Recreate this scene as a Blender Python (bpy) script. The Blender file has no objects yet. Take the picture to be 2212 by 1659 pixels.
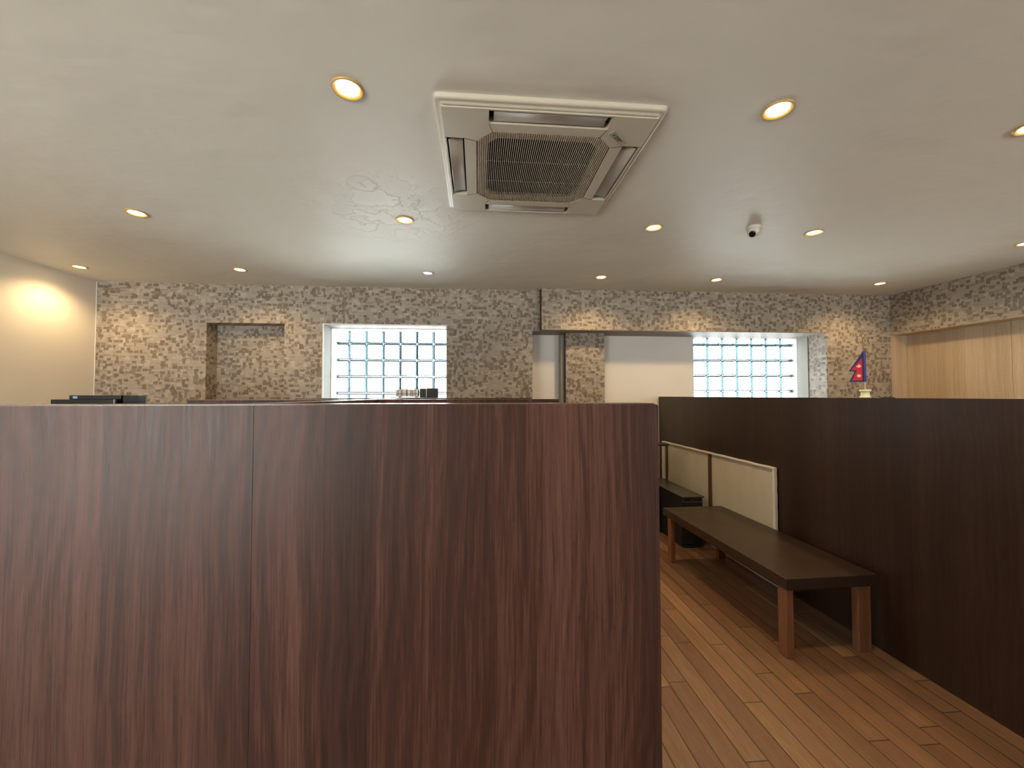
import bpy, bmesh, math, random
from mathutils import Vector, Matrix, Quaternion
random.seed(7)
SC = bpy.context.scene
COL = SC.collection
PI = math.pi

# ------------------------------------------------------------------ camera
H = 1.42
YAW, PITCH, ROLL = 0.08414, 0.02795, -0.00123
cam = bpy.data.cameras.new('camera')
cam.sensor_fit = 'HORIZONTAL'
cam.sensor_width = 36.0
cam.lens = 36.0 * 875.3 / 2212.0
cam.clip_start = 0.02
co = bpy.data.objects.new('camera', cam)
COL.objects.link(co)
fw = Vector((math.sin(YAW) * math.cos(PITCH), math.cos(YAW) * math.cos(PITCH), math.sin(PITCH)))
r0 = Vector((math.cos(YAW), -math.sin(YAW), 0))
u0 = r0.cross(fw)
rr = r0 * math.cos(ROLL) + u0 * math.sin(ROLL)
uu = -r0 * math.sin(ROLL) + u0 * math.cos(ROLL)
co.matrix_world = Matrix(((rr.x, uu.x, -fw.x, 0), (rr.y, uu.y, -fw.y, 0), (rr.z, uu.z, -fw.z, H), (0, 0, 0, 1)))
SC.camera = co

# ------------------------------------------------------------------ world, view
SKY = 6.5
GROUND = 15.0
SPOT_W = 10.0
SC.view_settings.view_transform = 'Standard'
SC.view_settings.look = 'None'
SC.view_settings.exposure = 1.38
SC.view_settings.gamma = 1.0
SC.view_settings.use_curve_mapping = False
w = bpy.data.worlds.new('sky'); SC.world = w; w.use_nodes = True
bg = w.node_tree.nodes['Background']
wt = w.node_tree
g_ = wt.nodes.new('ShaderNodeTexCoord'); sx_ = wt.nodes.new('ShaderNodeSeparateXYZ'); wt.links.new(g_.outputs['Generated'], sx_.inputs[0])
def wmap(a, b_, lo, hi):
    n = wt.nodes.new('ShaderNodeMapRange'); n.inputs[1].default_value = a; n.inputs[2].default_value = b_; n.inputs[3].default_value = lo; n.inputs[4].default_value = hi
    wt.links.new(sx_.outputs[2], n.inputs[0]); return n.outputs[0]
wt.links.new(wmap(-.22, -.02, GROUND, SKY), bg.inputs[1])      # sunlit pale ground below a bright hazy sky
mxw = wt.nodes.new('ShaderNodeMix'); mxw.data_type = 'RGBA'
mxw.inputs[6].default_value = (1.0, .975, .90, 1); mxw.inputs[7].default_value = (.90, .97, 1.0, 1)
wt.links.new(wmap(-.22, -.02, 0, 1), mxw.inputs[0]); wt.links.new(mxw.outputs[2], bg.inputs[0])
SC.cycles.use_denoising = True
SC.cycles.max_bounces = 10
SC.cycles.diffuse_bounces = 6
SC.cycles.glossy_bounces = 4
SC.cycles.transparent_max_bounces = 16
SC.cycles.sample_clamp_indirect = 8.0
SC.cycles.caustics_reflective = False
SC.cycles.caustics_refractive = False

def portal(name, loc, sx, sz, rot):
    l = bpy.data.lights.new(name, 'AREA'); l.shape = 'RECTANGLE'; l.size = sx; l.size_y = sz
    l.cycles.is_portal = True
    o = bpy.data.objects.new(name, l); o.location = loc; o.rotation_euler = rot; COL.objects.link(o)
portal('daylight_portal', (-0.995, 5.03, 1.62), 1.36, 1.16, (-PI/2, 0, 0))
portal('daylight_portal', (3.36, 5.03, 1.6), 1.42, 1.12, (-PI/2, 0, 0))
portal('daylight_portal', (-2.8, -2.53, 1.325), 1.8, 1.75, (PI/2, 0, 0))
portal('daylight_portal', (3.85, -2.53, 1.6), 1.3, 1.2, (PI/2, 0, 0))

# ------------------------------------------------------------------ node helpers
def mat(name):
    m = bpy.data.materials.new(name); m.use_nodes = True
    return m, m.node_tree, m.node_tree.nodes['Principled BSDF']
def nd(t, typ, **kw):
    n = t.nodes.new(typ)
    for k, v in kw.items():
        if k == 'ins':
            for i, x in v.items():
                if isinstance(x, bpy.types.NodeSocket): t.links.new(x, n.inputs[i])
                else: n.inputs[i].default_value = x
        else: setattr(n, k, v)
    return n
def mth(t, op, a, b=None, c=None, clamp=False):
    n = t.nodes.new('ShaderNodeMath'); n.operation = op; n.use_clamp = clamp
    for i, x in enumerate((a, b, c)):
        if x is None: continue
        if isinstance(x, bpy.types.NodeSocket): t.links.new(x, n.inputs[i])
        else: n.inputs[i].default_value = x
    return n.outputs[0]
def mix(t, f, a, b):
    n = t.nodes.new('ShaderNodeMix'); n.data_type = 'RGBA'
    for i, x in ((0, f), (6, a), (7, b)):
        if isinstance(x, bpy.types.NodeSocket): t.links.new(x, n.inputs[i])
        elif i == 0: n.inputs[i].default_value = x
        else: n.inputs[i].default_value = (*x, 1)
    return n.outputs[2]
def comb(t, x, y, z):
    return nd(t, 'ShaderNodeCombineXYZ', ins={0: x, 1: y, 2: z}).outputs[0]
def coords(t, kind='Object'):
    s = nd(t, 'ShaderNodeSeparateXYZ', ins={0: nd(t, 'ShaderNodeTexCoord').outputs[kind]})
    return s.outputs[0], s.outputs[1], s.outputs[2]
def noise(t, vec, scale=5, detail=3, rough=.5, out=0):
    return nd(t, 'ShaderNodeTexNoise', ins={'Vector': vec, 'Scale': scale, 'Detail': detail, 'Roughness': rough}).outputs[out]
def ramp(t, f, a, b, lo=0.0, hi=1.0):
    return nd(t, 'ShaderNodeMapRange', ins={0: f, 1: a, 2: b, 3: lo, 4: hi}).outputs[0]
def bump(t, b, h, strength=.2, dist=.01):
    n = nd(t, 'ShaderNodeBump', ins={'Strength': strength, 'Distance': dist, 'Height': h})
    t.links.new(n.outputs[0], b.inputs['Normal'])
def flat(name, col, rough=.5, metal=0.0, var=.06, nscale=20, spec=.5):
    m, t, b = mat(name)
    x, y, z = coords(t)
    n = noise(t, comb(t, x, y, z), nscale, 4)
    c = mix(t, n, tuple(v * (1 - var) for v in col), tuple(min(1, v * (1 + var)) for v in col))
    t.links.new(c, b.inputs['Base Color'])
    b.inputs['Roughness'].default_value = rough; b.inputs['Metallic'].default_value = metal
    b.inputs['Specular IOR Level'].default_value = spec
    return m

# ------------------------------------------------------------------ materials
def laminate(name, dark, mid, light, rough=.38, ax='xz', spec=.5, bs=.10):
    """vertical-grain wood laminate; grain runs along z"""
    m, t, b = mat(name)
    x, y, z = coords(t)
    u = mth(t, 'ADD', x, y)
    wv = noise(t, comb(t, mth(t, 'MULTIPLY', u, 3.0), 0.0, mth(t, 'MULTIPLY', z, 1.1)), 1.0, 2)
    uw = mth(t, 'ADD', u, mth(t, 'MULTIPLY', mth(t, 'SUBTRACT', wv, .5), .036))
    broad = noise(t, comb(t, mth(t, 'MULTIPLY', uw, 9), 0.0, mth(t, 'MULTIPLY', z, .35)), 1.0, 2, .5)
    band = noise(t, comb(t, mth(t, 'MULTIPLY', uw, 42), 1.7, mth(t, 'MULTIPLY', z, .9)), 1.0, 3, .55)
    fine = noise(t, comb(t, mth(t, 'MULTIPLY', uw, 260), 3.1, mth(t, 'MULTIPLY', z, 7)), 1.0, 3, .6)
    pores = noise(t, comb(t, mth(t, 'MULTIPLY', uw, 520), 8.1, mth(t, 'MULTIPLY', z, 34)), 1.0, 2, .5)
    # cathedral figure
    cath = mth(t, 'SINE', mth(t, 'MULTIPLY', mth(t, 'ADD', uw, mth(t, 'MULTIPLY', wv, .22)), 210))
    # separate veneer leaves of uneven width, each with a tone of its own
    def leaf(w_, seed):
        cell = mth(t, 'FLOOR', mth(t, 'DIVIDE', mth(t, 'ADD', uw, seed), w_))
        return nd(t, 'ShaderNodeTexWhiteNoise', noise_dimensions='2D', ins={'Vector': comb(t, cell, seed, 0.)}).outputs['Value']
    lf = mth(t, 'ADD', mth(t, 'MULTIPLY', leaf(.083, .31), .6), mth(t, 'MULTIPLY', leaf(.137, 2.07), .4))
    f = mth(t, 'ADD', mth(t, 'MULTIPLY', ramp(t, broad, .3, .7), .20), mth(t, 'MULTIPLY', ramp(t, band, .3, .7), .22))
    f = mth(t, 'ADD', f, mth(t, 'MULTIPLY', lf, .30))
    f = mth(t, 'ADD', f, mth(t, 'MULTIPLY', ramp(t, fine, .3, .7), .30))
    f = mth(t, 'ADD', f, mth(t, 'MULTIPLY', cath, .05))
    c = mix(t, ramp(t, f, .1, .55), dark, mid)
    c = mix(t, ramp(t, f, .5, 1.0), c, light)
    c = mix(t, ramp(t, pores, .60, .72, 0, .45), c, tuple(v * .55 for v in dark))
    t.links.new(c, b.inputs['Base Color'])
    r = ramp(t, fine, .3, .7, rough - .04, rough + .08)
    t.links.new(r, b.inputs['Roughness'])
    b.inputs['Specular IOR Level'].default_value = spec
    bump(t, b, mth(t, 'ADD', fine, pores), bs, .0006)
    return m
M = {}
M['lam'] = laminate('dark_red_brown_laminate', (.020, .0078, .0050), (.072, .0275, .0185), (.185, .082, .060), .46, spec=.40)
M['lam_dark'] = laminate('dark_and_shaded_laminate', (.015, .0065, .0042), (.028, .0125, .0080), (.050, .026, .0175), .38, spec=.5)  # same laminate darkened for the shaded right partition; also other dark parts
M['lam_pale'] = laminate('tan_veneer', (.42, .31, .20), (.54, .42, .29), (.66, .54, .40), .45, bs=.05)
M['lam_edge'] = laminate('brown_edge_band', (.10, .055, .042), (.13, .075, .058), (.17, .10, .08), .22)
M['leg_wood'] = laminate('orange_brown_wood', (.13, .052, .022), (.22, .095, .042), (.32, .16, .08), .45)
M['bench_top'] = laminate('bench_top_brown', (.028, .015, .0095), (.038, .022, .014), (.050, .031, .021), .33, bs=.05)

def wallpaper():
    m, t, b = mat('brick_mosaic_wallpaper')
    x, y, z = coords(t)
    u = mth(t, 'ADD', x, y)
    wob = noise(t, comb(t, mth(t, 'MULTIPLY', u, 60), 0., mth(t, 'MULTIPLY', z, 60)), 1.0, 1)
    wob = mth(t, 'MULTIPLY', mth(t, 'SUBTRACT', wob, .5), .012)
    def layer(cw, chh, seed, thr, ou=0., oz=0.):
        zz = mth(t, 'ADD', mth(t, 'ADD', z, oz), mth(t, 'MULTIPLY', wob, .6))
        row = mth(t, 'FLOOR', mth(t, 'DIVIDE', zz, chh))
        rn = nd(t, 'ShaderNodeTexWhiteNoise', noise_dimensions='2D', ins={'Vector': comb(t, row, seed, 0.)}).outputs['Value']
        uu_ = mth(t, 'ADD', mth(t, 'DIVIDE', mth(t, 'ADD', mth(t, 'ADD', u, ou), wob), cw), mth(t, 'MULTIPLY', rn, 7.3))
        cell = mth(t, 'FLOOR', uu_)
        fr = mth(t, 'FRACT', uu_)
        cn = nd(t, 'ShaderNodeTexWhiteNoise', noise_dimensions='3D', ins={'Vector': comb(t, row, cell, seed + .5)})
        v = cn.outputs['Value']
        s = nd(t, 'ShaderNodeSeparateColor', ins={0: cn.outputs['Color']})
        wid = mth(t, 'ADD', mth(t, 'MULTIPLY', s.outputs[1], .45), .5)      # dab width in the cell
        inside = mth(t, 'LESS_THAN', fr, wid)
        on = mth(t, 'LESS_THAN', v, thr)
        return mth(t, 'MULTIPLY', inside, on), s.outputs[2]
    a, av = layer(.056, .027, 1.0, .36)
    a2, _ = layer(.034, .036, 4.0, .13, .013, .011)
    l, lv = layer(.066, .034, 2.0, .46, .02, .013)
    s_, sv = layer(.088, .0135, 3.0, .22, 0, .004)
    base = mix(t, noise(t, comb(t, mth(t, 'MULTIPLY', u, 12), 0., mth(t, 'MULTIPLY', z, 30)), 1.0, 2), (.335, .287, .240), (.385, .335, .282))
    c = mix(t, mth(t, 'MULTIPLY', l, ramp(t, lv, 0, 1, .3, .9)), base, (.46, .405, .345))
    c = mix(t, mth(t, 'MULTIPLY', s_, ramp(t, sv, 0, 1, .3, .7)), c, (.22, .182, .145))
    d = mth(t, 'MAXIMUM', a, a2)
    dc = mix(t, av, (.150, .118, .090), (.235, .192, .152))
    c = mix(t, mth(t, 'MULTIPLY', d, .9), c, dc)
    t.links.new(c, b.inputs['Base Color'])
    b.inputs['Roughness'].default_value = .6
    b.inputs['Specular IOR Level'].default_value = .3
    bump(t, b, mth(t, 'SUBTRACT', l, d), .12, .002)
    return m
M['paper'] = wallpaper()

def ceiling_mat():
    m, t, b = mat('glossy_ceiling_paint')
    x, y, z = coords(t)
    P = comb(t, x, y, 0.)
    def dist(cx, cy):
        dx = mth(t, 'SUBTRACT', x, cx); dy = mth(t, 'SUBTRACT', y, cy)
        return mth(t, 'SQRT', mth(t, 'ADD', mth(t, 'MULTIPLY', dx, dx), mth(t, 'MULTIPLY', dy, dy)))
    n1 = noise(t, P, 1.6, 4, .5)
    streak = noise(t, comb(t, mth(t, 'MULTIPLY', x, 1.3), mth(t, 'MULTIPLY', y, 7), 0.), 1.5, 3, .55)
    n2 = noise(t, P, 5.5, 5, .6)
    n3 = noise(t, P, 17, 4, .6)
    # trowelled repair around the old fitting, with a ragged edge
    r = mth(t, 'ADD', dist(-.60, 2.62), mth(t, 'MULTIPLY', mth(t, 'SUBTRACT', n2, .5), .55))
    zone = ramp(t, r, .30, .62, 1.0, 0.0)
    patch = mth(t, 'MULTIPLY', ramp(t, n2, .47, .50), zone)
    rr_ = dist(-.642, 2.289)
    ring = mth(t, 'MULTIPLY', ramp(t, mth(t, 'ABSOLUTE', mth(t, 'SUBTRACT', mth(t, 'ADD', rr_, mth(t, 'MULTIPLY', mth(t, 'SUBTRACT', n3, .5), .075)), .080)), 0.0, .014, 1, 0), 1.0)
    core = ramp(t, mth(t, 'ADD', rr_, mth(t, 'MULTIPLY', mth(t, 'SUBTRACT', n3, .5), .16)), .012, .020, 1, 0)
    h = mth(t, 'ADD', mth(t, 'MULTIPLY', n1, 6.0), mth(t, 'MULTIPLY', streak, .55))
    h = mth(t, 'ADD', h, mth(t, 'MULTIPLY', patch, .75))
    h = mth(t, 'ADD', h, mth(t, 'MULTIPLY', mth(t, 'MULTIPLY', n3, zone), .5))
    h = mth(t, 'SUBTRACT', h, mth(t, 'MULTIPLY', ring, .5))
    h = mth(t, 'SUBTRACT', h, mth(t, 'MULTIPLY', core, .3))
    bump(t, b, h, .8, .005)
    c = mix(t, n2, (.70, .69, .63), (.735, .725, .665))
    c = mix(t, mth(t, 'MULTIPLY', patch, .5), c, (.78, .77, .71))
    c = mix(t, mth(t, 'MULTIPLY', ring, .22), c, (.40, .39, .36))
    c = mix(t, mth(t, 'MULTIPLY', core, .35), c, (.33, .32, .30))
    t.links.new(c, b.inputs['Base Color'])
    b.inputs['Roughness'].default_value = .50
    b.inputs['Specular IOR Level'].default_value = .28
    return m
M['ceil'] = ceiling_mat()

def floor_mat():
    m, t, b = mat('wood_strip_floor')
    x, y, z = coords(t)
    W_, L_ = .094, .82
    row = mth(t, 'FLOOR', mth(t, 'DIVIDE', x, W_)); fx = mth(t, 'FRACT', mth(t, 'DIVIDE', x, W_))
    rn = nd(t, 'ShaderNodeTexWhiteNoise', noise_dimensions='1D', ins={'W': row}).outputs['Value']
    yy = mth(t, 'ADD', mth(t, 'DIVIDE', y, L_), mth(t, 'MULTIPLY', rn, 11.0))
    pl = mth(t, 'FLOOR', yy); fy = mth(t, 'FRACT', yy)
    idn = nd(t, 'ShaderNodeTexWhiteNoise', noise_dimensions='2D', ins={'Vector': comb(t, row, pl, 0.)})
    idv = idn.outputs['Value']
    dx = mth(t, 'MULTIPLY', mth(t, 'MINIMUM', fx, mth(t, 'SUBTRACT', 1.0, fx)), W_)
    dy = mth(t, 'MULTIPLY', mth(t, 'MINIMUM', fy, mth(t, 'SUBTRACT', 1.0, fy)), L_)
    dd = mth(t, 'MINIMUM', dx, dy)
    off = mth(t, 'MULTIPLY', idv, 37.0)
    g1 = noise(t, comb(t, mth(t, 'ADD', mth(t, 'MULTIPLY', x, 26), off), mth(t, 'MULTIPLY', y, 1.6), 0.), 1.0, 4, .6)
    g2 = noise(t, comb(t, mth(t, 'MULTIPLY', x, 330), mth(t, 'MULTIPLY', y, 11), off), 1.0, 3, .6)
    c = mix(t, idv, (.19, .098, .054), (.37, .225, .12))
    c = mix(t, mth(t, 'MULTIPLY', nd(t, 'ShaderNodeSeparateColor', ins={0: idn.outputs['Color']}).outputs[1], .5), c, (.195, .088, .060))
    c = mix(t, ramp(t, g1, .35, .75, 0, .55), c, (.13, .058, .028))
    c = mix(t, ramp(t, g2, .45, .7, 0, .6), c, (.11, .05, .026))
    c = mix(t, ramp(t, dd, .0012, .0036, .95, 0.0), c, (.045, .020, .012))
    t.links.new(c, b.inputs['Base Color'])
    t.links.new(ramp(t, g2, .3, .7, .36, .48), b.inputs['Roughness'])
    h = mth(t, 'ADD', ramp(t, dd, 0., .004, 0, 1), mth(t, 'MULTIPLY', g2, .12))
    bump(t, b, h, .45, .002)
    return m
M['floor'] = floor_mat()

def paint(name, col, rough=.6):
    m, t, b = mat(name)
    x, y, z = coords(t)
    n = noise(t, comb(t, x, y, z), 2.5, 4)
    t.links.new(mix(t, n, tuple(v * .96 for v in col), tuple(min(1, v * 1.03) for v in col)), b.inputs['Base Color'])
    b.inputs['Roughness'].default_value = rough
    n2 = noise(t, comb(t, x, y, z), 60, 3)
    bump(t, b, n2, .06, .001)
    return m
M['white'] = paint('cream_wall_paint', (.83, .785, .715), .55)
M['alcove'] = paint('pale_grey_wall_paint', (.84, .82, .80), .55)
M['grey'] = paint('grey_reveal_paint', (.30, .285, .25), .6)
M['soffit'] = paint('taupe_soffit_paint', (.30, .265, .24), .6)
M['reveal'] = paint('bright_white_gloss', (.80, .80, .79), .4)

def glass_block(name, edge=False):
    """thick pressed glass with a wavy inner pattern"""
    m = bpy.data.materials.new(name); m.use_nodes = True; t = m.node_tree
    t.nodes.clear()
    out = nd(t, 'ShaderNodeOutputMaterial')
    x, y, z = coords(t)
    if edge:
        tr = nd(t, 'ShaderNodeBsdfTransparent', ins={0: (.030, .052, .058, 1)})
    else:
        n = noise(t, comb(t, mth(t, 'MULTIPLY', x, 40), 0., mth(t, 'MULTIPLY', z, 110)), 1.0, 4, .65)
        k = ramp(t, n, .52, .62, 0, .95)
        c = mix(t, k, (.95, .99, 1.0), (.02, .027, .03))
        tr = nd(t, 'ShaderNodeBsdfTransparent', ins={0: c})
    gl = nd(t, 'ShaderNodeBsdfGlossy', ins={0: (1, 1, 1, 1), 1: .08})
    fr = nd(t, 'ShaderNodeFresnel', ins={0: 1.45})
    tl = nd(t, 'ShaderNodeBsdfTranslucent', ins={0: (.8, .9, .9, 1) if edge else c})
    body = tr if edge else nd(t, 'ShaderNodeMixShader', ins={0: .45, 1: tr.outputs[0], 2: tl.outputs[0]})
    mx = nd(t, 'ShaderNodeMixShader', ins={0: mth(t, 'MULTIPLY', fr.outputs[0], .8), 1: body.outputs[0], 2: gl.outputs[0]})
    t.links.new(mx.outputs[0], out.inputs[0])
    return m
M['gb'] = glass_block('pressed_glass')
M['gbe'] = glass_block('glass_block_rim', True)
M['mortar'] = flat('pale_mortar', (.42, .50, .52), .6)
def clear_glass():
    m = bpy.data.materials.new('clear_glass'); m.use_nodes = True; t = m.node_tree; t.nodes.clear()
    out = nd(t, 'ShaderNodeOutputMaterial')
    x, y, z = coords(t)
    n = noise(t, comb(t, x, y, z), 3, 2)
    tr = nd(t, 'ShaderNodeBsdfTransparent', ins={0: mix(t, n, (.94, .96, .95), (.97, .98, .98))})
    gl = nd(t, 'ShaderNodeBsdfGlossy', ins={1: .03})
    mx = nd(t, 'ShaderNodeMixShader', ins={0: .06, 1: tr.outputs[0], 2: gl.outputs[0]})
    t.links.new(mx.outputs[0], out.inputs[0]); return m
M['clear'] = clear_glass()
M['ac'] = flat('aged_ivory_plastic', (.52, .48, .395), .42, var=.05, nscale=8)
M['ac_rim'] = flat('ivory_plastic_rim', (.56, .52, .44), .35, var=.03)
M['ac_vane'] = flat('grey_beige_vane', (.36, .33, .285), .45, var=.08, nscale=12)
M['dark'] = flat('dark_cavity', (.012, .010, .009), .8)
M['filter'] = flat('dusty_black_filter', (.010, .010, .011), .85, var=.5, nscale=90)
M['slot'] = flat('dark_slot', (.02, .017, .014), .7)
M['plate'] = flat('silver_plate', (.40, .38, .33), .35, metal=.2)
M['ink'] = flat('dark_ink', (.05, .042, .03), .6)
M['trim'] = flat('led_glow_tinted_trim', (.50, .33, .11), .35)  # LED glow on the ring put into its colour; unlit fitting stays white
M['trim_w'] = flat('white_enamel_trim', (.55, .55, .50), .35)
M['black'] = flat('black_plastic', (.012, .012, .014), .38, var=.2)
M['black_sheen'] = flat('dark_grey_lacquered_metal', (.045, .045, .040), .30, var=.2)
M['black_mat'] = flat('matt_black', (.010, .010, .010), .6)
M['sticker'] = flat('pale_blue_sticker', (.30, .52, .72), .5)
M['greymetal'] = flat('grey_metal', (.22, .21, .19), .35, metal=.6)
M['cctv'] = flat('white_camera_plastic', (.62, .58, .52), .35)
M['lens'] = flat('black_lens', (.006, .005, .005), .35, spec=.3)
M['wire'] = flat('dark_wire', (.025, .035, .033), .5)
M['paperw'] = flat('white_paper', (.75, .76, .74), .6)
M['paperb'] = flat('pale_blue_paper', (.45, .56, .60), .6)
M['cable'] = flat('white_cable', (.85, .87, .87), .4)
M['red'] = flat('crimson_cloth', (.50, .012, .030), .7)
M['blue'] = flat('deep_blue_cloth', (.012, .020, .12), .7)
M['blue_sleeve'] = flat('blue_sleeve_cloth', (.020, .040, .26), .6)
M['emblem'] = flat('pale_emblem', (.85, .62, .55), .7)
M['pole'] = flat('pale_wood_stick', (.75, .56, .34), .5)
M['ivory'] = flat('ivory_plastic', (.78, .76, .50), .35)
M['brace'] = laminate('brown_brace_wood', (.055, .030, .018), (.085, .050, .030), (.12, .075, .045), .55)
def cloth():
    m, t, b = mat('cream_canvas_cloth')
    x, y, z = coords(t)
    wv = mth(t, 'MULTIPLY', mth(t, 'SINE', mth(t, 'MULTIPLY', mth(t, 'ADD', x, y), 2200)), mth(t, 'SINE', mth(t, 'MULTIPLY', z, 2200)))
    n = noise(t, comb(t, x, mth(t, 'MULTIPLY', y, 1.5), z), 6, 5, .6)
    t.links.new(mix(t, n, (.50, .46, .38), (.62, .58, .49)), b.inputs['Base Color'])
    b.inputs['Roughness'].default_value = .85
    bump(t, b, mth(t, 'ADD', n, mth(t, 'MULTIPLY', wv, .05)), .25, .01)
    return m
M['cloth'] = cloth()
M['cloth_w'] = flat('white_cloth_edge', (.74, .70, .64), .8, var=.08, nscale=30)
def emis(name, col, s):
    m, t, b = mat(name)
    x, y, z = coords(t)
    n = noise(t, comb(t, x, y, z), 5, 1)
    t.links.new(mix(t, n, col, tuple(v * .97 for v in col)), b.inputs['Emission Color'])
    b.inputs['Emission Strength'].default_value = s
    b.inputs['Base Color'].default_value = (.8, .8, .75, 1)
    return m
M['lamp'] = emis('warm_led', (1.0, .78, .42), 14.0)
M['lamp_dim'] = emis('dim_led', (1.0, .88, .60), .75)

# ------------------------------------------------------------------ mesh helpers
def box(bm, x0, x1, y0, y1, z0, z1, mi=0, bev=0.0, seg=2):
    r = bmesh.ops.create_cube(bm, size=1.0)
    vs = r['verts']
    for v in vs:
        v.co = Vector((x0 + (v.co.x + .5) * (x1 - x0), y0 + (v.co.y + .5) * (y1 - y0), z0 + (v.co.z + .5) * (z1 - z0)))
    fs = set(f for v in vs for f in v.link_faces)
    for f in fs: f.material_index = mi
    if bev > 0:
        es = list(set(e for v in vs for e in v.link_edges))
        r = bmesh.ops.bevel(bm, geom=es, offset=bev, segments=seg, affect='EDGES', profile=.5)
        for f in r['faces']: f.material_index = mi
def prism(bm, pts, z0, z1, mi=0):
    """pts: ccw list of (x,y)"""
    a = [bm.verts.new((p[0], p[1], z0)) for p in pts]
    b_ = [bm.verts.new((p[0], p[1], z1)) for p in pts]
    n = len(pts)
    fs = [bm.faces.new(a[::-1]), bm.faces.new(b_)]
    for i in range(n): fs.append(bm.faces.new((a[i], a[(i + 1) % n], b_[(i + 1) % n], b_[i])))
    for f in fs: f.material_index = mi
def lathe(bm, prof, n=40, c=(0, 0, 0), mi=0, mat3=None):
    rings = []
    for (r, z) in prof:
        ring = []
        if r < 1e-6:
            ring = [bm.verts.new((0, 0, z))] * n
        else:
            for i in range(n):
                a = 2 * PI * i / n
                ring.append(bm.verts.new((r * math.cos(a), r * math.sin(a), z)))
        rings.append(ring)
    vs = set()
    for k in range(len(rings) - 1):
        A, B = rings[k], rings[k + 1]
        for i in range(n):
            j = (i + 1) % n
            q = []
            for v in (A[i], A[j], B[j], B[i]):
                if v not in q: q.append(v)
            if len(q) >= 3:
                f = bm.faces.new(q); f.material_index = mi; f.smooth = True
    for R_ in rings: vs.update(R_)
    for v in vs:
        if mat3 is not None: v.co = mat3 @ v.co
        v.co += Vector(c)
def tube(bm, pts, r, n=8, mi=0):
    pts = [Vector(p) for p in pts]
    rings = []
    for i, p in enumerate(pts):
        d = (pts[min(i + 1, len(pts) - 1)] - pts[max(i - 1, 0)]).normalized()
        a = d.orthogonal().normalized(); b_ = d.cross(a)
        if rings:
            # keep the frame from twisting
            a = (pa - d * pa.dot(d)).normalized(); b_ = d.cross(a)
        pa = a
        rings.append([bm.verts.new(p + (a * math.cos(2 * PI * k / n) + b_ * math.sin(2 * PI * k / n)) * r) for k in range(n)])
    for i in range(len(rings) - 1):
        for k in range(n):
            f = bm.faces.new((rings[i][k], rings[i][(k + 1) % n], rings[i + 1][(k + 1) % n], rings[i + 1][k])); f.smooth = True; f.material_index = mi
    f = bm.faces.new(rings[0][::-1]); f.material_index = mi
    f = bm.faces.new(rings[-1]); f.material_index = mi
def BM(): return bmesh.new()
def obj(name, bm, mats, parent=None, fix=True):
    if fix: bmesh.ops.recalc_face_normals(bm, faces=bm.faces)
    me = bpy.data.meshes.new(name); bm.to_mesh(me); bm.free()
    if not isinstance(mats, (list, tuple)): mats = [mats]
    for k in mats: me.materials.append(M[k])
    o = bpy.data.objects.new(name, me); COL.objects.link(o)
    if parent is not None: o.parent = parent
    return o
def part(name, mats, parent, *a, **k):
    bm = BM(); box(bm, *a, **k); return obj(name, bm, mats, parent)
def tag(o, label, cat, group=None, kind=None):
    o['label'] = label; o['category'] = cat
    if group: o['group'] = group
    if kind: o['kind'] = kind
    return o
def thing(name, label, cat, loc=(0, 0, 0), rz=0.0, group=None):
    o = bpy.data.objects.new(name, None); COL.objects.link(o); o.empty_display_size = .1
    o.location = loc; o.rotation_euler = (0, 0, rz)
    return tag(o, label, cat, group)
def struct(name, bm, mats, label, cat, parent=None):
    o = obj(name, bm, mats, parent)
    if parent is None:
        o['kind'] = 'structure'; o['label'] = label; o['category'] = cat
    return o

# ------------------------------------------------------------------ the room
ZC = 2.60
XL, XR = -3.92, 4.88
bm = BM(); box(bm, XL - .3, 5.6, -3.4, 5.3, -.12, 0)
struct('floor', bm, 'floor', 'brown narrow-strip wooden floor laid front to back', 'floor')
bm = BM(); box(bm, XL - .3, 5.6, -3.4, 5.3, ZC, ZC + .12)
struct('ceiling', bm, 'ceil', 'glossy white painted ceiling with a rough plaster repair', 'ceiling')
bm = BM(); box(bm, XL - .2, XL, -2.6, 4.5, 0, ZC)
struct('wall_left', bm, 'white', 'plain cream wall on the left under a warm downlight', 'wall')
# far wall, papered
ZO, ZA, ZS = 2.19, 2.142, 1.02
YF, YB, YG = 4.50, 4.40, 5.0
bm = BM()
box(bm, XL - .2, -2.845, YF, YG, 0, ZC)
box(bm, -2.845, -2.058, YF, YG, ZO, ZC)
box(bm, -2.845, -2.058, 4.68, YG, .9, ZO)
box(bm, -2.845, -2.058, YF, YG, 0, .9)
box(bm, -2.058, -1.66, YF, YG, 0, ZC)
box(bm, -1.66, -.338, YF, YG, ZO, ZC)
box(bm, -1.66, -.338, YF, YG, 0, ZS)
box(bm, -.338, .61, YF, YG, 0, ZC)
box(bm, .61, .70, YF, YG, ZA + .006, ZC)
box(bm, .70, 4.06, YB, YG, ZA + .006, ZC)
box(bm, 4.06, 5.35, YB, YG, 0, ZC)
struct('wall_back', bm, 'paper', 'far wall papered in beige and brown brick mosaic', 'wall')
bm = BM(); box(bm, .61, 4.06, YF, YG, ZA, ZA + .006); box(bm, .70, 4.06, YB + .004, YF, ZA, ZA + .006)
struct('trim_1', bm, 'soffit', 'underside lining of the boxed-in beam over the alcove', 'trim')
bm = BM(); box(bm, .694, .70, YB, YF, ZA, ZC)
struct('trim_2', bm, 'lam_dark', 'dark end strip of the boxed-in beam', 'trim')
bm = BM()
box(bm, .61, 2.655, 4.80, YG, 0, ZA)
box(bm, 2.655, 4.06, 4.80, YG, 0, ZS)
struct('wall_alcove', bm, 'alcove', 'plain pale wall set back in the alcove', 'wall')
bm = BM(); box(bm, 1.012, 1.467, 4.60, 4.80, 0, ZA)
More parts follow.
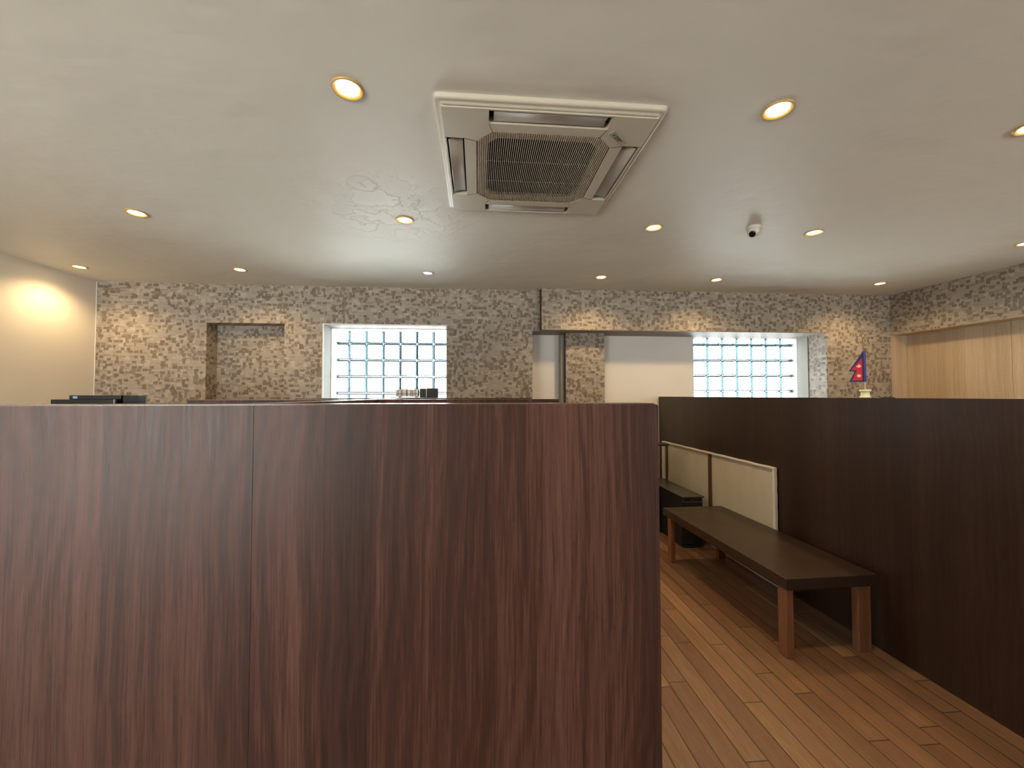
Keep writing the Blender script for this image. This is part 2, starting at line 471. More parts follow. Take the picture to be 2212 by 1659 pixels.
struct('wall_column', bm, 'paper', 'narrow papered column standing in the alcove', 'wall')
bm = BM(); box(bm, .966, 1.010, 4.66, 4.80, 0, ZA - .012, bev=.008)
struct('trim_3', bm, 'grey', 'slim grey upright beside the papered column', 'trim')
bm = BM(); box(bm, 1.004, 1.012, 4.60, 4.66, 0, ZA)  # wallpaper in shadow on the column side, done as a dark strip
struct('trim_4', bm, 'lam_dark', 'dark edge strip on the papered column', 'trim')
bm = BM(); box(bm, 4.052, 4.06, 4.66, 4.83, ZS, ZA)
struct('trim_5', bm, 'grey', 'grey reveal on the right of the alcove window', 'trim')
bm = BM(); box(bm, 4.050, 4.06, 4.83, YG, ZS, ZA)
struct('trim_6', bm, 'reveal', 'bright white edge of the alcove window', 'trim')
bm = BM(); box(bm, -1.66, -1.652, YF + .004, 4.72, ZS, ZO); box(bm, -.346, -.338, YF + .004, 4.72, ZS, ZO); box(bm, -1.652, -.346, YF + .004, 4.72, ZO - .006, ZO)
box(bm, -1.652, -.346, YF + .004, 4.90, ZS, ZS + .01)
struct('trim_7', bm, 'grey', 'grey painted reveal of the left glass block window', 'trim')
bm = BM(); box(bm, -1.66, -1.648, 4.72, YG, ZS, ZO); box(bm, -.350, -.338, 4.72, YG, ZS, ZO); box(bm, -1.652, -.346, 4.72, YG, ZO - .012, ZO)
box(bm, -1.665, -1.652, YF - .008, YF + .004, ZS, ZO + .006); box(bm, -1.652, -.338, YF - .006, YF + .004, ZO - .004, ZO + .006)
struct('trim_8', bm, 'reveal', 'thin white edging round the left glass block window', 'trim')
bm = BM(); box(bm, XL, XL + .005, YF - .006, YF, 0, ZC)
struct('trim_9', bm, 'reveal', 'thin white bead in the left far corner', 'trim')
# right wall: papered beam above, veneered recess below
bm = BM()
box(bm, XR, 5.35, -2.4, YB, 2.128, ZC)
box(bm, 5.09, 5.35, -2.4, YB, 0, 2.128)
struct('wall_right', bm, 'paper', 'right wall with papered beam above a recess', 'wall')
bm = BM()
y = YB - .012
for k in range(8):
    box(bm, 5.078, 5.09, y - .944, y - .003, 0, 2.124)
    y -= .944
struct('trim_10', bm, 'lam_pale', 'tan wood veneer boards lining the right recess', 'trim')
bm = BM(); box(bm, XR, 5.09, YB - .012, YB, 0, 2.124)
struct('trim_11', bm, 'lam_pale', 'tan veneer return at the far end of the recess', 'trim')
bm = BM(); box(bm, XR + .003, 5.09, -2.4, YB, 2.124, 2.128)
struct('trim_12', bm, 'lam_pale', 'underside of the papered beam on the right', 'trim')
# wall behind the camera; left window inferred from sheen, right one added for daylight
WY = -2.4
REAR = ((-3.70, -1.90, .45, 2.20), (3.20, 4.50, 1.0, 2.20))
bm = BM()
box(bm, XL - .2, REAR[0][0], WY - .2, WY, 0, ZC); box(bm, REAR[0][1], REAR[1][0], WY - .2, WY, 0, ZC); box(bm, REAR[1][1], 5.35, WY - .2, WY, 0, ZC)
for a, b_, c, d in REAR: box(bm, a, b_, WY - .2, WY, d, ZC); box(bm, a, b_, WY - .2, WY, 0, c)
struct('wall_front', bm, 'white', 'cream wall behind the viewer with two unseen windows', 'wall')
for i, (a, b_, c, d) in enumerate(REAR):
    bm = BM(); nb = 3 - i
    for k in range(nb + 1): xa = a + (b_ - a - .05) * k / nb; box(bm, xa, xa + .05, WY - .12, WY - .06, c, d)
    box(bm, a, b_, WY - .12, WY - .06, c, c + .05); box(bm, a, b_, WY - .12, WY - .06, d - .05, d)
    wn_ = struct('window_%d' % (3 + i), bm, 'reveal', ('tall clear window assumed behind the viewer on the left', 'clear window added behind the viewer on the right for daylight')[i], 'window')
    bm = BM(); box(bm, a + .03, b_ - .03, WY - .094, WY - .088, c + .03, d - .03); obj('pane', bm, 'clear', wn_)

def block_window(name, x0, z_ref, nx, nz, pitch, label):
    """x0: left joint line; z_ref: a joint height; rows counted down from above"""
    g = .010
    bm = BM()
    top = z_ref
    for i in range(nx):
        for j in range(nz):
            xa = x0 + i * pitch + g / 2; za = top - (j + 1) * pitch + g / 2
            box(bm, xa, xa + pitch - g, 4.905, 4.975, za, za + pitch - g, 1, bev=.011, seg=2)
    for f in bm.faces:
        if abs(f.normal.y) > .99 and f.calc_area() > .01: f.material_index = 0
    win = bpy.data.objects.new(name, None)
    bmm = BM()
    for i in range(nx + 1): box(bmm, x0 + i * pitch - g / 2 + .002, x0 + i * pitch + g / 2 - .002, 4.925, 4.955, top - nz * pitch, top)
    for j in range(nz + 1): box(bmm, x0, x0 + nx * pitch, 4.924, 4.956, top - j * pitch - g / 2 + .002, top - j * pitch + g / 2 - .002)
    wn = struct(name, bmm, 'mortar', label, 'window')
    obj('glass_blocks', bm, ['gb', 'gbe'], wn)
block_window('window_1', -1.706, 2.231, 7, 7, .196, 'left window of square glass blocks glowing with daylight')
block_window('window_2', 2.509, 2.257, 8, 7, .197, 'right window of square glass blocks set in the alcove')

# ------------------------------------------------------------------ downlights
def downlight(x, y, label, on=True):
    t = thing('downlight', label, 'ceiling light', (x, y, ZC), 0, 'recessed downlights in the ceiling' if on else None)
    bm = BM()
    lathe(bm, [(.0605, 0), (.0605, -.003), (.058, -.0075), (.056, -.008), (.0535, -.0070), (.0430, -.0040), (.0418, -.001), (.0418, 0)], 48)
    obj('trim_ring', bm, 'trim' if on else 'trim_w', t)
    bm = BM(); lathe(bm, [(0, -.0032), (.030, -.0028), (.0412, -.0018), (.0412, 0)], 40)
    obj('diffuser', bm, 'lamp' if on else 'lamp_dim', t)
    if on:
        l = bpy.data.lights.new('downlight_beam', 'SPOT'); l.energy = SPOT_W; l.color = (1.0, .69, .34)
        l.spot_size = math.radians(152); l.spot_blend = .75; l.shadow_soft_size = .04
        o = bpy.data.objects.new('downlight_beam', l); COL.objects.link(o); o.parent = t; o.location = (0, 0, -.055)
    return t
LT = [
    (-.500, 1.573, 'large glowing downlight at the upper left, nearest left of the air conditioner'),
    (1.235, 1.545, 'large glowing downlight at the upper right of the air conditioner'),
    (2.432, 1.552, 'glowing downlight cut off at the upper right picture edge'),
    (-2.195, 2.775, 'glowing downlight on the far left in the middle row'),
    (-.490, 2.743, 'glowing downlight in a roughly plastered patch of ceiling'),
    (1.233, 2.724, 'glowing downlight left of the ceiling camera'),
    (2.430, 2.716, 'glowing downlight right of the ceiling camera'),
    (4.258, 2.778, 'downlight barely showing at the right picture edge above the papered wall'),
    (-3.630, 3.990, 'glowing downlight by the cream wall in the far left corner'),
    (-2.220, 3.960, 'glowing downlight before the papered niche'),
    (1.225, 3.925, 'glowing downlight before the left end of the boxed-in beam'),
    (2.431, 3.921, 'glowing downlight above the right glass block window'),
    (4.239, 3.914, 'glowing downlight in the far right corner'),
]
for x, y, lb in LT: downlight(x, y, lb)
downlight(-.483, 3.930, 'dim grey-rimmed downlight before the left glass block window', False)

# ------------------------------------------------------------------ ceiling air conditioner
AC = thing('ceiling_air_conditioner', 'square ivory four-way cassette air conditioner set in the ceiling', 'air conditioner', (.300, 2.038, ZC))
def rrect(h, r, n=6):
    p = []
    for cx, cy, a0 in ((h - r, h - r, 0), (-h + r, h - r, 90), (-h + r, -h + r, 180), (h - r, -h + r, 270)):
        for k in range(n + 1):
            a = math.radians(a0 + 90 * k / n); p.append((cx + r * math.cos(a), cy + r * math.sin(a)))
    return p
# rim: rounded frame swept round the square
bm = BM()
prof = [(.478, 0), (.478, -.010), (.474, -.017), (.467, -.020), (.460, -.018), (.452, -.022), (.447, -.030), (.447, -.001)]
loops = []
for h_, z_ in prof: loops.append([bm.verts.new((a, b_, z_)) for a, b_ in rrect(h_, .022 if h_ > .46 else .012)])
for A, B in zip(loops, loops[1:]):
    n = len(A)
    for i in range(n): bm.faces.new((A[i], A[(i + 1) % n], B[(i + 1) % n], B[i])).smooth = True
obj('rim', bm, 'ac_rim', AC)
# fascia: face plate with four slots and an octagonal grille opening, made of prisms
ZF0, ZF1 = -.036, -.004
bm = BM()
hs, a0, a1, gh, gc = .447, .256, (.362, .440), .308, .070
def quad4(pts):
    for k in range(4):
        c, s = round(math.cos(k * PI / 2)), round(math.sin(k * PI / 2))
        prism(bm, [(c * x - s * y, s * x + c * y) for x, y in pts], ZF0, ZF1)
quad4([(-a0, -hs), (a0, -hs), (a0, -a1[1]), (-a0, -a1[1])])                 # outside each slot
quad4([(-a0, -a1[0]), (a0, -a1[0]), (gh - gc, -gh), (-gh + gc, -gh)])       # between slot and grille
quad4([(a0, -hs), (hs, -hs), (hs, -a0), (a1[1], -a0), (a1[0], -a0), (gh, -gh + gc), (gh - gc, -gh), (a0, -a1[0]), (a0, -a1[1])])  # corner pad
fas = obj('fascia', bm, 'ac', AC)
bm = BM(); box(bm, -.44, .44, -.44, .44, -.006, -.001)
obj('inner_shell', bm, 'dark', AC)
# hairline joints of the corner pads
for k in range(4):
    R = Matrix.Rotation(k * PI / 2, 3, 'Z')
    for p, q in (((-a0, -hs), (-a0, -a1[1])), ((-a0 + .001, -a1[0]), (-gh + gc, -gh)), ((a0, -hs), (a0, -a1[1])), ((a0 - .001, -a1[0]), (gh - gc, -gh)), ((-gh, -gh + gc), (-a1[0], -a0))):
        P = R @ Vector((*p, -.0362)); Q = R @ Vector((*q, -.0362))
        bm = BM(); tube(bm, [P, Q], .0009, 6); obj('joint_line', bm, 'slot', fas)
for k in range(4):
    R = Matrix.Rotation(k * PI / 2, 3, 'Z')
    bm = BM()
    n = 10; L_ = .236
    pr = []
    for i in range(n + 1):
        u = i / n; yy = -.433 + u * .064
        pr.append((yy, -.032 + .010 * math.sin(u * PI) * .5 - .002 + .010 * u * (1 if k in (1, 3) else .4)))
    top, bot = [], []
    for s in (-L_, L_):
        top.append([bm.verts.new((s, a, b_)) for a, b_ in pr]); bot.append([bm.verts.new((s, a, b_ + .004)) for a, b_ in pr])
    for i in range(n):
        bm.faces.new((top[0][i], top[1][i], top[1][i + 1], top[0][i + 1])).smooth = True
        bm.faces.new((bot[0][i], bot[0][i + 1], bot[1][i + 1], bot[1][i])).smooth = True
    for s in (0, 1):
        bm.faces.new(top[s] + bot[s][::-1])
    bm.faces.new((top[0][0], bot[0][0], bot[1][0], top[1][0])); bm.faces.new((top[0][-1], top[1][-1], bot[1][-1], bot[0][-1]))
    bmesh.ops.transform(bm, matrix=R.to_4x4(), verts=bm.verts)
    obj('air_vane', bm, 'ac_vane', AC)
# grille: slats running front to back, clipped to the octagon; pale ring behind, dark filter in the middle
def octa(h, c): return [(h - c, -h), (h, -h + c), (h, h - c), (h - c, h), (-h + c, h), (-h, h - c), (-h, -h + c), (-h + c, -h)]
def half(x, h, c): return h - max(0, abs(x) - (h - c))
bm = BM()
N = 62
for i in range(N):
    x = -.303 + .606 * (i + .5) / N
    L2 = half(x, .303, .070)
    if L2 < .02: continue
    box(bm, x - .0012, x + .0012, -L2, L2, -.0370, -.0325)
for yb in (-.085, .095): box(bm, -.262, .262, yb - .0006, yb + .0006, -.0330, -.0318)
gr = obj('intake_grille', bm, 'ac', AC)
bm = BM()
o_, i_ = octa(.3065, .070), octa(.254, .040)
vo = [bm.verts.new((*p, -.0265)) for p in o_]; vi = [bm.verts.new((*p, -.0265)) for p in i_]
vi2 = [bm.verts.new((*p, -.008)) for p in i_]
for k in range(8):
    j = (k + 1) % 8
    bm.faces.new((vo[k], vo[j], vi[j], vi[k])); bm.faces.new((vi[k], vi[j], vi2[j], vi2[k]))
obj('grille_frame', bm, 'ac', gr)
bm = BM(); prism(bm, octa(.2535, .040), -.012, -.008)
obj('filter', bm, 'filter', gr)
# name plate on the near right corner pad
pc = Vector((.319, -.310)); ang = math.radians(44)
PL = bpy.data.objects.new('name_plate_pivot', None)
bm = BM(); box(bm, -.056, .056, -.0165, .0165, -.0385, -.0355, bev=.0012)
pl_ = obj('name_plate', bm, 'plate', AC); pl_.location = (pc.x, pc.y, 0); pl_.rotation_euler = (0, 0, ang)
pl_['label'] = 'small silver name plate'
bpy.data.objects.remove(PL)
def mirror_text(body, size, x, y, z, parent, name, m='ink'):
    cu = bpy.data.curves.new(name, 'FONT'); cu.body = body; cu.size = size; cu.extrude = .0002
    o = bpy.data.objects.new(name, cu); COL.objects.link(o)
    dg = bpy.context.evaluated_depsgraph_get()
    me = bpy.data.meshes.new_from_object(o.evaluated_get(dg)); bpy.data.objects.remove(o)
    me.materials.clear(); me.materials.append(M[m])
    # readable from below
    me.transform(Matrix.Rotation(PI, 4, 'X')); me.flip_normals() if False else None
    o = bpy.data.objects.new(name, me); COL.objects.link(o); o.parent = parent; o.location = (x, y, z)
    return o
mirror_text('MITSUBISHI', .0098, -.020, -.0015, -.0388, pl_, 'lettering')
mirror_text('ELECTRIC', .0098, -.020, .0085, -.0388, pl_, 'lettering')
bm = BM()
for a in (90, 210, 330):
    A = math.radians(a)   # three diamonds meeting at a point
    d = Vector((math.cos(A), -math.sin(A))); e = Vector((-d.y, d.x))
    c = Vector((-.033, 0.0)); L3 = .0092
    P4 = [c, c + d * L3 * .5 + e * L3 * .29, c + d * L3, c + d * L3 * .5 - e * L3 * .29]
    prism(bm, [tuple(p) for p in P4], -.0390, -.0384)
obj('emblem', bm, 'ink', pl_)

# ------------------------------------------------------------------ ceiling security camera
CC = thing('security_camera', 'small white turret security camera fixed to the ceiling', 'security camera', (1.925, 2.655, ZC))
bm = BM(); lathe(bm, [(0, 0), (.046, 0), (.048, -.004), (.047, -.022), (.044, -.026), (.0, -.026)], 40)
obj('mount', bm, 'cctv', CC)
bm = BM()
pr = [(.044, -.024)]
for k in range(0, 13):
    a = math.radians(-5 + k * 95 / 12); pr.append((.042 * math.cos(a), -.030 - .046 * math.sin(a)))
pr[-1] = (0, -.076)
lathe(bm, pr, 40)
ball = obj('turret', bm, 'cctv', CC)
d = Vector((-.64, -.52, -.52)).normalized()
q = Vector((0, 0, 1)).rotation_difference(d).to_matrix()
c0 = Vector((0, 0, -.040)) + d * .030
bm = BM(); lathe(bm, [(.026, -.010), (.027, .012), (.025, .016), (.0225, .0165), (.021, .013), (0, .013)], 36, c=c0, mat3=q)
eye = obj('lens_housing', bm, 'cctv', CC)
bm = BM(); lathe(bm, [(.0212, .0132), (.0212, .0150), (.012, .0158), (0, .0162)], 32, c=c0, mat3=q)
obj('lens', bm, 'lens', eye)

# ------------------------------------------------------------------ partitions
ZT = 1.402
def partition(name_label, ax, pieces, mat_face, top=ZT):
    pass
def face_prism(bm, x0, x1, z0, z1, y0, y1, rad_r=0.0, mi=0):
    """slab in the x-z plane, optional rounded top right corner"""
    pts = [(x0, z0), (x1, z0)]
    if rad_r > 0:
        for k in range(7):
            a = math.radians(90 * k / 6); pts.append((x1 - rad_r + rad_r * math.cos(a), z1 - rad_r + rad_r * math.sin(a)))
    else: pts.append((x1, z1))
    pts.append((x0, z1))
    A = [bm.verts.new((p[0], y0, p[1])) for p in pts]; B = [bm.verts.new((p[0], y1, p[1])) for p in pts]
    n = len(pts)
    bm.faces.new(A); bm.faces.new(B[::-1])
    for i in range(n): bm.faces.new((A[i], B[i], B[(i + 1) % n], A[(i + 1) % n]))
YA = .85; TH = .10
PA = thing('booth_partition', 'large red-brown wooden partition filling the foreground with one vertical seam', 'partition', (-.75, YA, 0))
def rel(bm, o): bmesh.ops.translate(bm, verts=bm.verts, vec=-Vector(o))
seam = -.4455; XA1 = .391; XA0 = -1.95
for a, b_, rr_ in ((XA0, seam - .0004, 0), (seam + .0004, XA1 - .001, .007)):
    bm = BM(); face_prism(bm, a, b_, .0, ZT - .0015, YA, YA + .018, rr_); rel(bm, (-.75, YA, 0))
    obj('face_panel', bm, 'lam', PA)
bm = BM(); face_prism(bm, XA0, XA1 - .004, 0, ZT - .004, YA + .018, YA + TH - .018, .007); rel(bm, (-.75, YA, 0)); obj('core', bm, 'lam_dark', PA)
bm = BM(); face_prism(bm, XA0, XA1 - .001, 0, ZT - .0015, YA + TH - .018, YA + TH, .007); rel(bm, (-.75, YA, 0)); obj('rear_panel', bm, 'lam', PA)
bm = BM(); box(bm, XA0, XA1 - .010, YA + .0004, YA + TH, ZT - .0015, ZT + .0006); rel(bm, (-.75, YA, 0)); obj('top_edge', bm, 'lam_edge', PA)
def plain_partition(label, x0, x1, y0, y1, m='lam', grp='booth partitions behind the foreground one', rz=0.0, origin=None, top=ZT):
    o = origin or ((x0 + x1) / 2, (y0 + y1) / 2, 0)
    t = thing('booth_partition', label, 'partition', o, rz, grp)
    bm = BM(); box(bm, x0 - o[0], x1 - o[0], y0 - o[1], y1 - o[1], 0, top - .002); obj('panel', bm, m, t)
    bm = BM(); box(bm, x0 - o[0], x1 - o[0], y0 - o[1], y1 - o[1], top - .002, top); obj('top_edge', bm, 'lam_edge', t)
    return t
plain_partition('second brown partition parallel to the foreground one, showing just above it', -1.275, .385, 1.90, 1.98)
plain_partition('farthest low brown partition, carrying the wire basket', -1.25, .382, 2.90, 2.98)
plain_partition('brown partition edge running away from the viewer, joining foreground to second partition', -.545, -.455, YA + TH + .001, 1.899)
plain_partition('brown partition edge running away from the viewer between second and farthest partition', -.545, -.455, 1.981, 2.899)
# long dark partition on the right, running away from the viewer
EA = math.atan2(.045, 3.3)
PE = thing('booth_partition', 'long brown partition on the right, coloured dark for shade, with a toy-size flag on top', 'partition', (2.25, 1.5, 0), EA)
bm = BM(); box(bm, 0, .10, -1.3, 3.29, 0, ZT - .002); obj('panel', bm, 'lam_dark', PE)  # shade on this face is put into the darker laminate colour
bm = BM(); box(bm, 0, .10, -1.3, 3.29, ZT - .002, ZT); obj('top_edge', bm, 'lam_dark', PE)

def on_E(y): return 2.25 - (y - 1.5) * math.tan(EA)

# ------------------------------------------------------------------ bench
BR = math.radians(1.2)
BX, BY = 1.655, 2.075
B = thing('wooden_bench', 'long low brown bench with square wooden legs in the aisle', 'bench', (BX, BY, 0), BR)
bm = BM(); box(bm, 0, .545, 0, 1.40, .368, .430, bev=.003); obj('seat', bm, 'bench_top', B)
for x0, x1, y0, y1 in ((.004, .048, .012, .072), (.440, .518, .018, .060), (.004, .044, 1.27, 1.325), (.455, .515, 1.30, 1.345)):
    bm = BM(); box(bm, x0, x1, y0, y1, 0, .368, bev=.003); obj('leg', bm, 'leg_wood', B)
bm = BM(); box(bm, .06, .48, .06, .085, .33, .368); box(bm, .06, .48, 1.30, 1.325, .33, .368); box(bm, .055, .08, .09, 1.30, .33, .368); box(bm, .46, .485, .09, 1.30, .33, .368)
obj('apron', bm, 'lam_dark', B)

# ------------------------------------------------------------------ canvas panel against the dark partition
CY0, CY1, CH = 2.86, 4.66, .878
CV = thing('canvas_panel', 'large cream stretched canvas with brown braces standing on edge behind the bench', 'canvas', (on_E(CY0) - .034, CY0, 0), EA)
LN = CY1 - CY0
bm = BM()
# cloth face slightly rippled
nx_, nz_ = 60, 24
gv = []
for side in (0, 1):
    g = []
    for i in range(nx_ + 1):
        row = []
        for j in range(nz_ + 1):
            y = .012 + (LN - .024) * i / nx_; z = .015 + (CH - .03) * j / nz_
            e = min(1, min(i, nx_ - i) / 4, min(j, nz_ - j) / 3)
            dx = .0016 * e * math.sin(y * 9 + z * 4) + .0012 * e * math.sin(z * 14 + y * 3)
            row.append(bm.verts.new((.022 + dx + side * .002, y, z)))
        g.append(row)
    gv.append(g)
for s in (0, 1):
    g = gv[s]
    for i in range(nx_):
        for j in range(nz_):
            bm.faces.new((g[i][j], g[i + 1][j], g[i + 1][j + 1], g[i][j + 1])).smooth = True
obj('cloth', bm, 'cloth', CV, fix=False)
def wrapped(name, y0, y1, z0, z1, m, wob=.0015):
    """cloth-wrapped rail with slight lumps"""
    bm = BM(); box(bm, .002, .027, y0, y1, z0, z1, bev=.004)
    L0 = max(y1 - y0, z1 - z0); n = int(L0 / .04)
    ax = 1 if (y1 - y0) > (z1 - z0) else 2
    for k in range(1, n):
        p = [0, 0, 0]; p[ax] = (y0 if ax == 1 else z0) + L0 * k / n
        nn = [0, 0, 0]; nn[ax] = 1
        bmesh.ops.bisect_plane(bm, geom=bm.verts[:] + bm.edges[:] + bm.faces[:], plane_co=p, plane_no=nn)
    for v in bm.verts:
        v.co.x += wob * math.sin(v.co[ax] * 31 + v.co.z * 20) ; v.co.z += wob * .8 * math.sin(v.co.y * 23)
    return obj(name, bm, m, CV)
wrapped('top_rail', 0, LN, CH - .016, CH, 'cloth_w')
wrapped('side_rail', 0, .022, .010, CH - .004, 'cloth_w')
wrapped('side_rail', LN - .022, LN, .010, CH - .016, 'cloth_w')
wrapped('bottom_rail', 0, LN, 0.002, .024, 'cloth_w')
ymid = 3.70 - CY0
part('brace', 'brace', CV, .003, .019, ymid - .016, ymid + .016, .026, CH - .018)
part('brace', 'brace', CV, .003, .019, LN - .115, LN - .085, .026, CH - .018)

# ------------------------------------------------------------------ black box behind the bench
BBX = thing('black_floor_unit', 'long black floor-standing appliance with sheen on its top, beyond the bench', 'appliance', (1.895, 3.65, 0), 0)
bm = BM(); box(bm, 0, .205, .012, .88, .006, .462, bev=.004); obj('body', bm, 'black_mat', BBX)
bm = BM(); box(bm, -.002, .215, -.004, .89, .462, .474, bev=.003); obj('lid', bm, 'black_sheen', BBX)
# front end: two square sockets on top, ribs at the bottom
bm = BM()
for x0 in (.010, .108):
    box(bm, x0, x0 + .085, .004, .012, .458, .462); box(bm, x0, x0 + .085, .004, .012, .418, .422)
    box(bm, x0, x0 + .004, .004, .012, .422, .458); box(bm, x0 + .081, x0 + .085, .004, .012, .422, .458)
obj('socket_frame', bm, 'greymetal', BBX)
bm = BM()
for k in range(9): box(bm, .012, .125, .002, .012, .040 + k * .018, .048 + k * .018)
obj('vent_louvre', bm, 'black_sheen', BBX)
bm = BM(); box(bm, .0, .19, .002, .012, .008, .016); obj('base_strip', bm, 'black_sheen', BBX)
for y_, x_ in ((.10, .03), (.30, .03), (.45, .12), (.06, .17), (.03, .10)):
    bm = BM(); lathe(bm, [(.004, 0), (.004, .0015), (0, .002)], 12, c=(x_, y_, .474)); obj('screw', bm, 'black_mat', BBX)

# ------------------------------------------------------------------ small stand behind it
ST = thing('side_stand', 'dark brown stand with a thin black top at the far end of the aisle', 'stand', (1.55, 4.08, 0))
bm = BM(); box(bm, 0, .315, 0, .34, 0, .894); obj('cabinet', bm, 'lam_dark', ST)
bm = BM(); box(bm, -.06, .415, -.03, .37, .894, .912, bev=.002); obj('top', bm, 'black', ST)

# ------------------------------------------------------------------ recorder boxes on a cabinet at the left
CB = thing('storage_cabinet', 'brown cabinet behind the foreground partition carrying black boxes', 'cabinet', (-2.60, 3.12, 0))
bm = BM(); box(bm, -.50, .45, -.24, .24, 0, 1.345); obj('body', bm, 'lam', CB)
bm = BM(); box(bm, -.51, .46, -.25, .25, 1.345, 1.362, bev=.002); obj('top', bm, 'lam_edge', CB)
for s in (-1, 1):
    bm = BM(); box(bm, -.025 + s * .235 - .225, -.025 + s * .235 + .225, -.258, -.241, .06, 1.33, bev=.002); dr = obj('door', bm, 'lam', CB)
    bm = BM(); tube(bm, [(-.025 + s * .05, -.259, .85), (-.025 + s * .05, -.28, .86), (-.025 + s * .05, -.28, .98), (-.025 + s * .05, -.259, .99)], .004); obj('handle', bm, 'greymetal', dr)
D1 = thing('flat_black_box', 'flat wide black box under the box with a pale blue sticker', 'electronic box', (-2.64, 3.10, 1.362))
bm = BM(); box(bm, -.215, .190, -.13, -.01, .004, .034, bev=.002); obj('case', bm, 'black', D1)
for sx in (-.18, .16):
    for sy in (-.11, -.03):
        bm = BM(); lathe(bm, [(.012, 0), (.012, .005)] , 16, c=(sx, sy, 0)); obj('foot', bm, 'black_mat', D1)
bm = BM(); box(bm, .178, .181, -.1315, -.130, .004, .034); obj('end_strip', bm, 'paperw', D1)
D2 = thing('recorder_box', 'slim black recorder box with a pale blue sticker at its left', 'electronic box', (-2.60, 3.10, 1.396))
bm = BM(); box(bm, -.160, .165, -.11, -.02, 0, .028, bev=.002); obj('case', bm, 'black', D2)
bm = BM(); box(bm, -.136, -.108, -.1112, -.110, .006, .021); obj('sticker', bm, 'sticker', D2)
D3 = thing('black_adapter_box', 'small black box right of the sticker box', 'electronic box', (-2.385, 3.10, 1.362))
bm = BM(); box(bm, -.045, .050, -.10, -.03, 0, .060, bev=.002); obj('case', bm, 'black_mat', D3)
bm = BM(); lathe(bm, [(.003, 0), (.003, .002), (0, .002)], 12, c=(.01, -.1, .05), mat3=Matrix.Rotation(PI / 2, 3, 'X')); obj('indicator', bm, 'greymetal', D3)

# ------------------------------------------------------------------ basket on the farthest partition
WB = thing('wire_basket', 'small wire basket of papers before the left glass block window', 'basket', (-.500, 2.94, ZT + .006))
bm = BM()
hx, hy, hz = .088, .036, .064
for z_ in (.001, .024, hz):
    tube(bm, [(-hx, -hy, z_), (hx, -hy, z_), (hx, hy, z_), (-hx, hy, z_), (-hx, -hy, z_)], .0011, 6)
for k in range(7):
    x = -hx + 2 * hx * k / 6
    for s in (-1, 1): tube(bm, [(x, s * hy, 0.001), (x, s * hy, hz)], .0016, 6)
    tube(bm, [(x, -hy, .001), (x, hy, .001)], .0010, 6)
obj('wire_frame', bm, 'wire', WB)
bm = BM()
for i, (a, c) in enumerate(((-.075, .0), (-.035, .0), (.005, .0), (.045, .0))): box(bm, a, a + .034, -.030, .030, .003, .052 + .004 * (i % 2))
tag(obj('paper_packet', bm, 'paperw'), 'pale paper packets filling the small wire basket', 'packet').location = (-.500, 2.94, ZT + .0065)
BK = thing('black_case', 'small black case beside the wire basket', 'case', (-.345, 2.94, ZT + .003))
bm = BM(); box(bm, -.064, -.020, -.034, .034, 0, .064, bev=.002); box(bm, -.016, .060, -.036, .036, 0, .066, bev=.003); obj('case', bm, 'black', BK)
bm = BM(); box(bm, -.020, -.016, -.034, .034, .004, .062); obj('divider', bm, 'paperw', BK)
bm = BM()
pts = [(-.62 + .34 * k / 24, 2.915 + .006 * math.sin(k * .7), ZT + .0026) for k in range(25)]
tube(bm, pts, .0024, 8)
tag(obj('cable', bm, 'cable'), 'white cable lying on the farthest partition under the basket', 'cable')

# ------------------------------------------------------------------ flag on the dark partition
FY = 2.215
FL = thing('table_flag', 'small red double-pennant flag with blue border on an ivory spool base', 'flag', (on_E(FY) + .045, FY, ZT), math.radians(-45))
bm = BM(); lathe(bm, [(0, 0), (.026, 0), (.027, .004), (.025, .008), (.0215, .012), (.0205, .020), (.0205, .030), (.0215, .036), (.0265, .039), (.0275, .042), (.0275, .047), (.026, .049), (0, .049)], 40)
obj('base', bm, 'ivory', FL)
bm = BM(); tube(bm, [(0, 0, .048), (0, 0, .100), (0, 0, .282)], .0028, 12); obj('pole', bm, 'pole', FL)
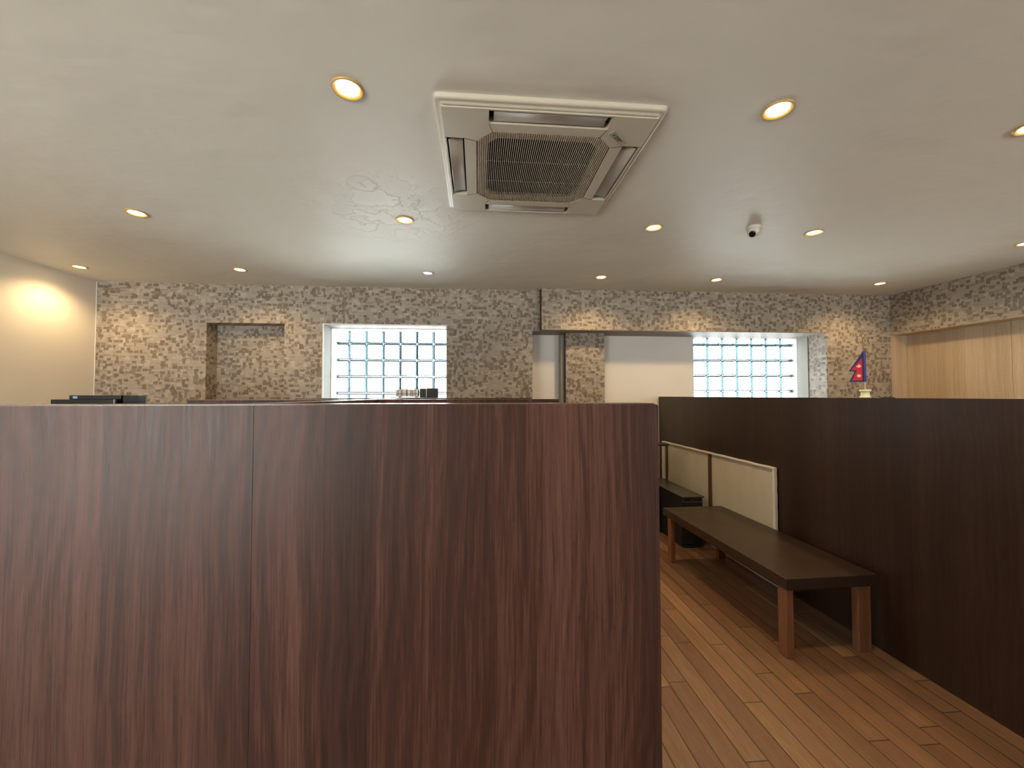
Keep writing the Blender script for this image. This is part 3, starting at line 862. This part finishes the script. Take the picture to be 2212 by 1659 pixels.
# flag outline, x to the left is negative; z from the base
zb, zt_ = .096, .282
def zz(v): return zb + v * (zt_ - zb)
def poly(bm, pts, y0, y1):
    A = [bm.verts.new((p[0], y0, p[1])) for p in pts]; B2 = [bm.verts.new((p[0], y1, p[1])) for p in pts]
    bm.faces.new(A); bm.faces.new(B2[::-1]); n = len(pts)
    for i in range(n): bm.faces.new((A[i], B2[i], B2[(i + 1) % n], A[(i + 1) % n]))
bm = BM(); poly(bm, [(-.006, zz(0)), (-.006, zz(.97)), (-.072, zz(.350)), (-.045, zz(.335)), (-.072, zz(0.0))][::-1], -.0006, .0006)
ft = obj('cloth', bm, 'blue', FL)
bm = BM(); poly(bm, [(-.010, zz(.045)), (-.010, zz(.77)), (-.061, zz(.385)), (-.0345, zz(.375)), (-.059, zz(.045))][::-1], -.0010, .0010)
obj('red_field', bm, 'red', ft)
bm = BM()
c = (-.026, zz(.52)); pts = []
for k in range(17):
    a = math.radians(195 + 150 * k / 16); pts.append((c[0] + .0115 * math.cos(a), c[1] + .0115 * math.sin(a)))
for k in range(17):
    a = math.radians(345 - 150 * k / 16); pts.append((c[0] + .0108 * math.cos(a), c[1] + .0045 + .0092 * math.sin(a)))
poly(bm, pts, -.0014, .0014)
pts = []
for k in range(24):
    a = 2 * PI * k / 24; r = .0068 if k % 2 == 0 else .0042; pts.append((c[0] + .001 + r * math.cos(a), c[1] + .001 + r * math.sin(a)))
poly(bm, pts, -.0013, .0013)
obj('moon', bm, 'emblem', ft); bm = BM()
c = (-.026, zz(.195)); pts = []
for k in range(24):
    a = 2 * PI * k / 24; r = .0130 if k % 2 == 0 else .0060; pts.append((c[0] + r * math.cos(a), c[1] + r * math.sin(a)))
poly(bm, pts, -.0014, .0014)
obj('sun', bm, 'emblem', ft)
bm = BM(); lathe(bm, [(.0065, 0), (.0065, .178), (.002, .190), (0, .190)], 16, c=(0, 0, zb - .001)); obj('sleeve', bm, 'blue_sleeve', FL)
# small dark clip further along
CP = thing('black_clip', 'small black cable clip lying on the dark partition beside the flag', 'clip', (on_E(2.09) + .05, 2.09, ZT), math.radians(-40))
bm = BM(); box(bm, -.025, .030, -.006, .006, 0, .004, bev=.001); obj('body', bm, 'black', CP)
bm = BM(); tube(bm, [(-.025, 0, .003), (-.034, .001, .007), (-.040, .001, .012)], .0025, 8); obj('lever', bm, 'black', CP)
bm = BM(); tube(bm, [(.005, 0, .004), (.012, 0, .008), (.02, 0, .005)], .002, 8); obj('spring', bm, 'black', CP)
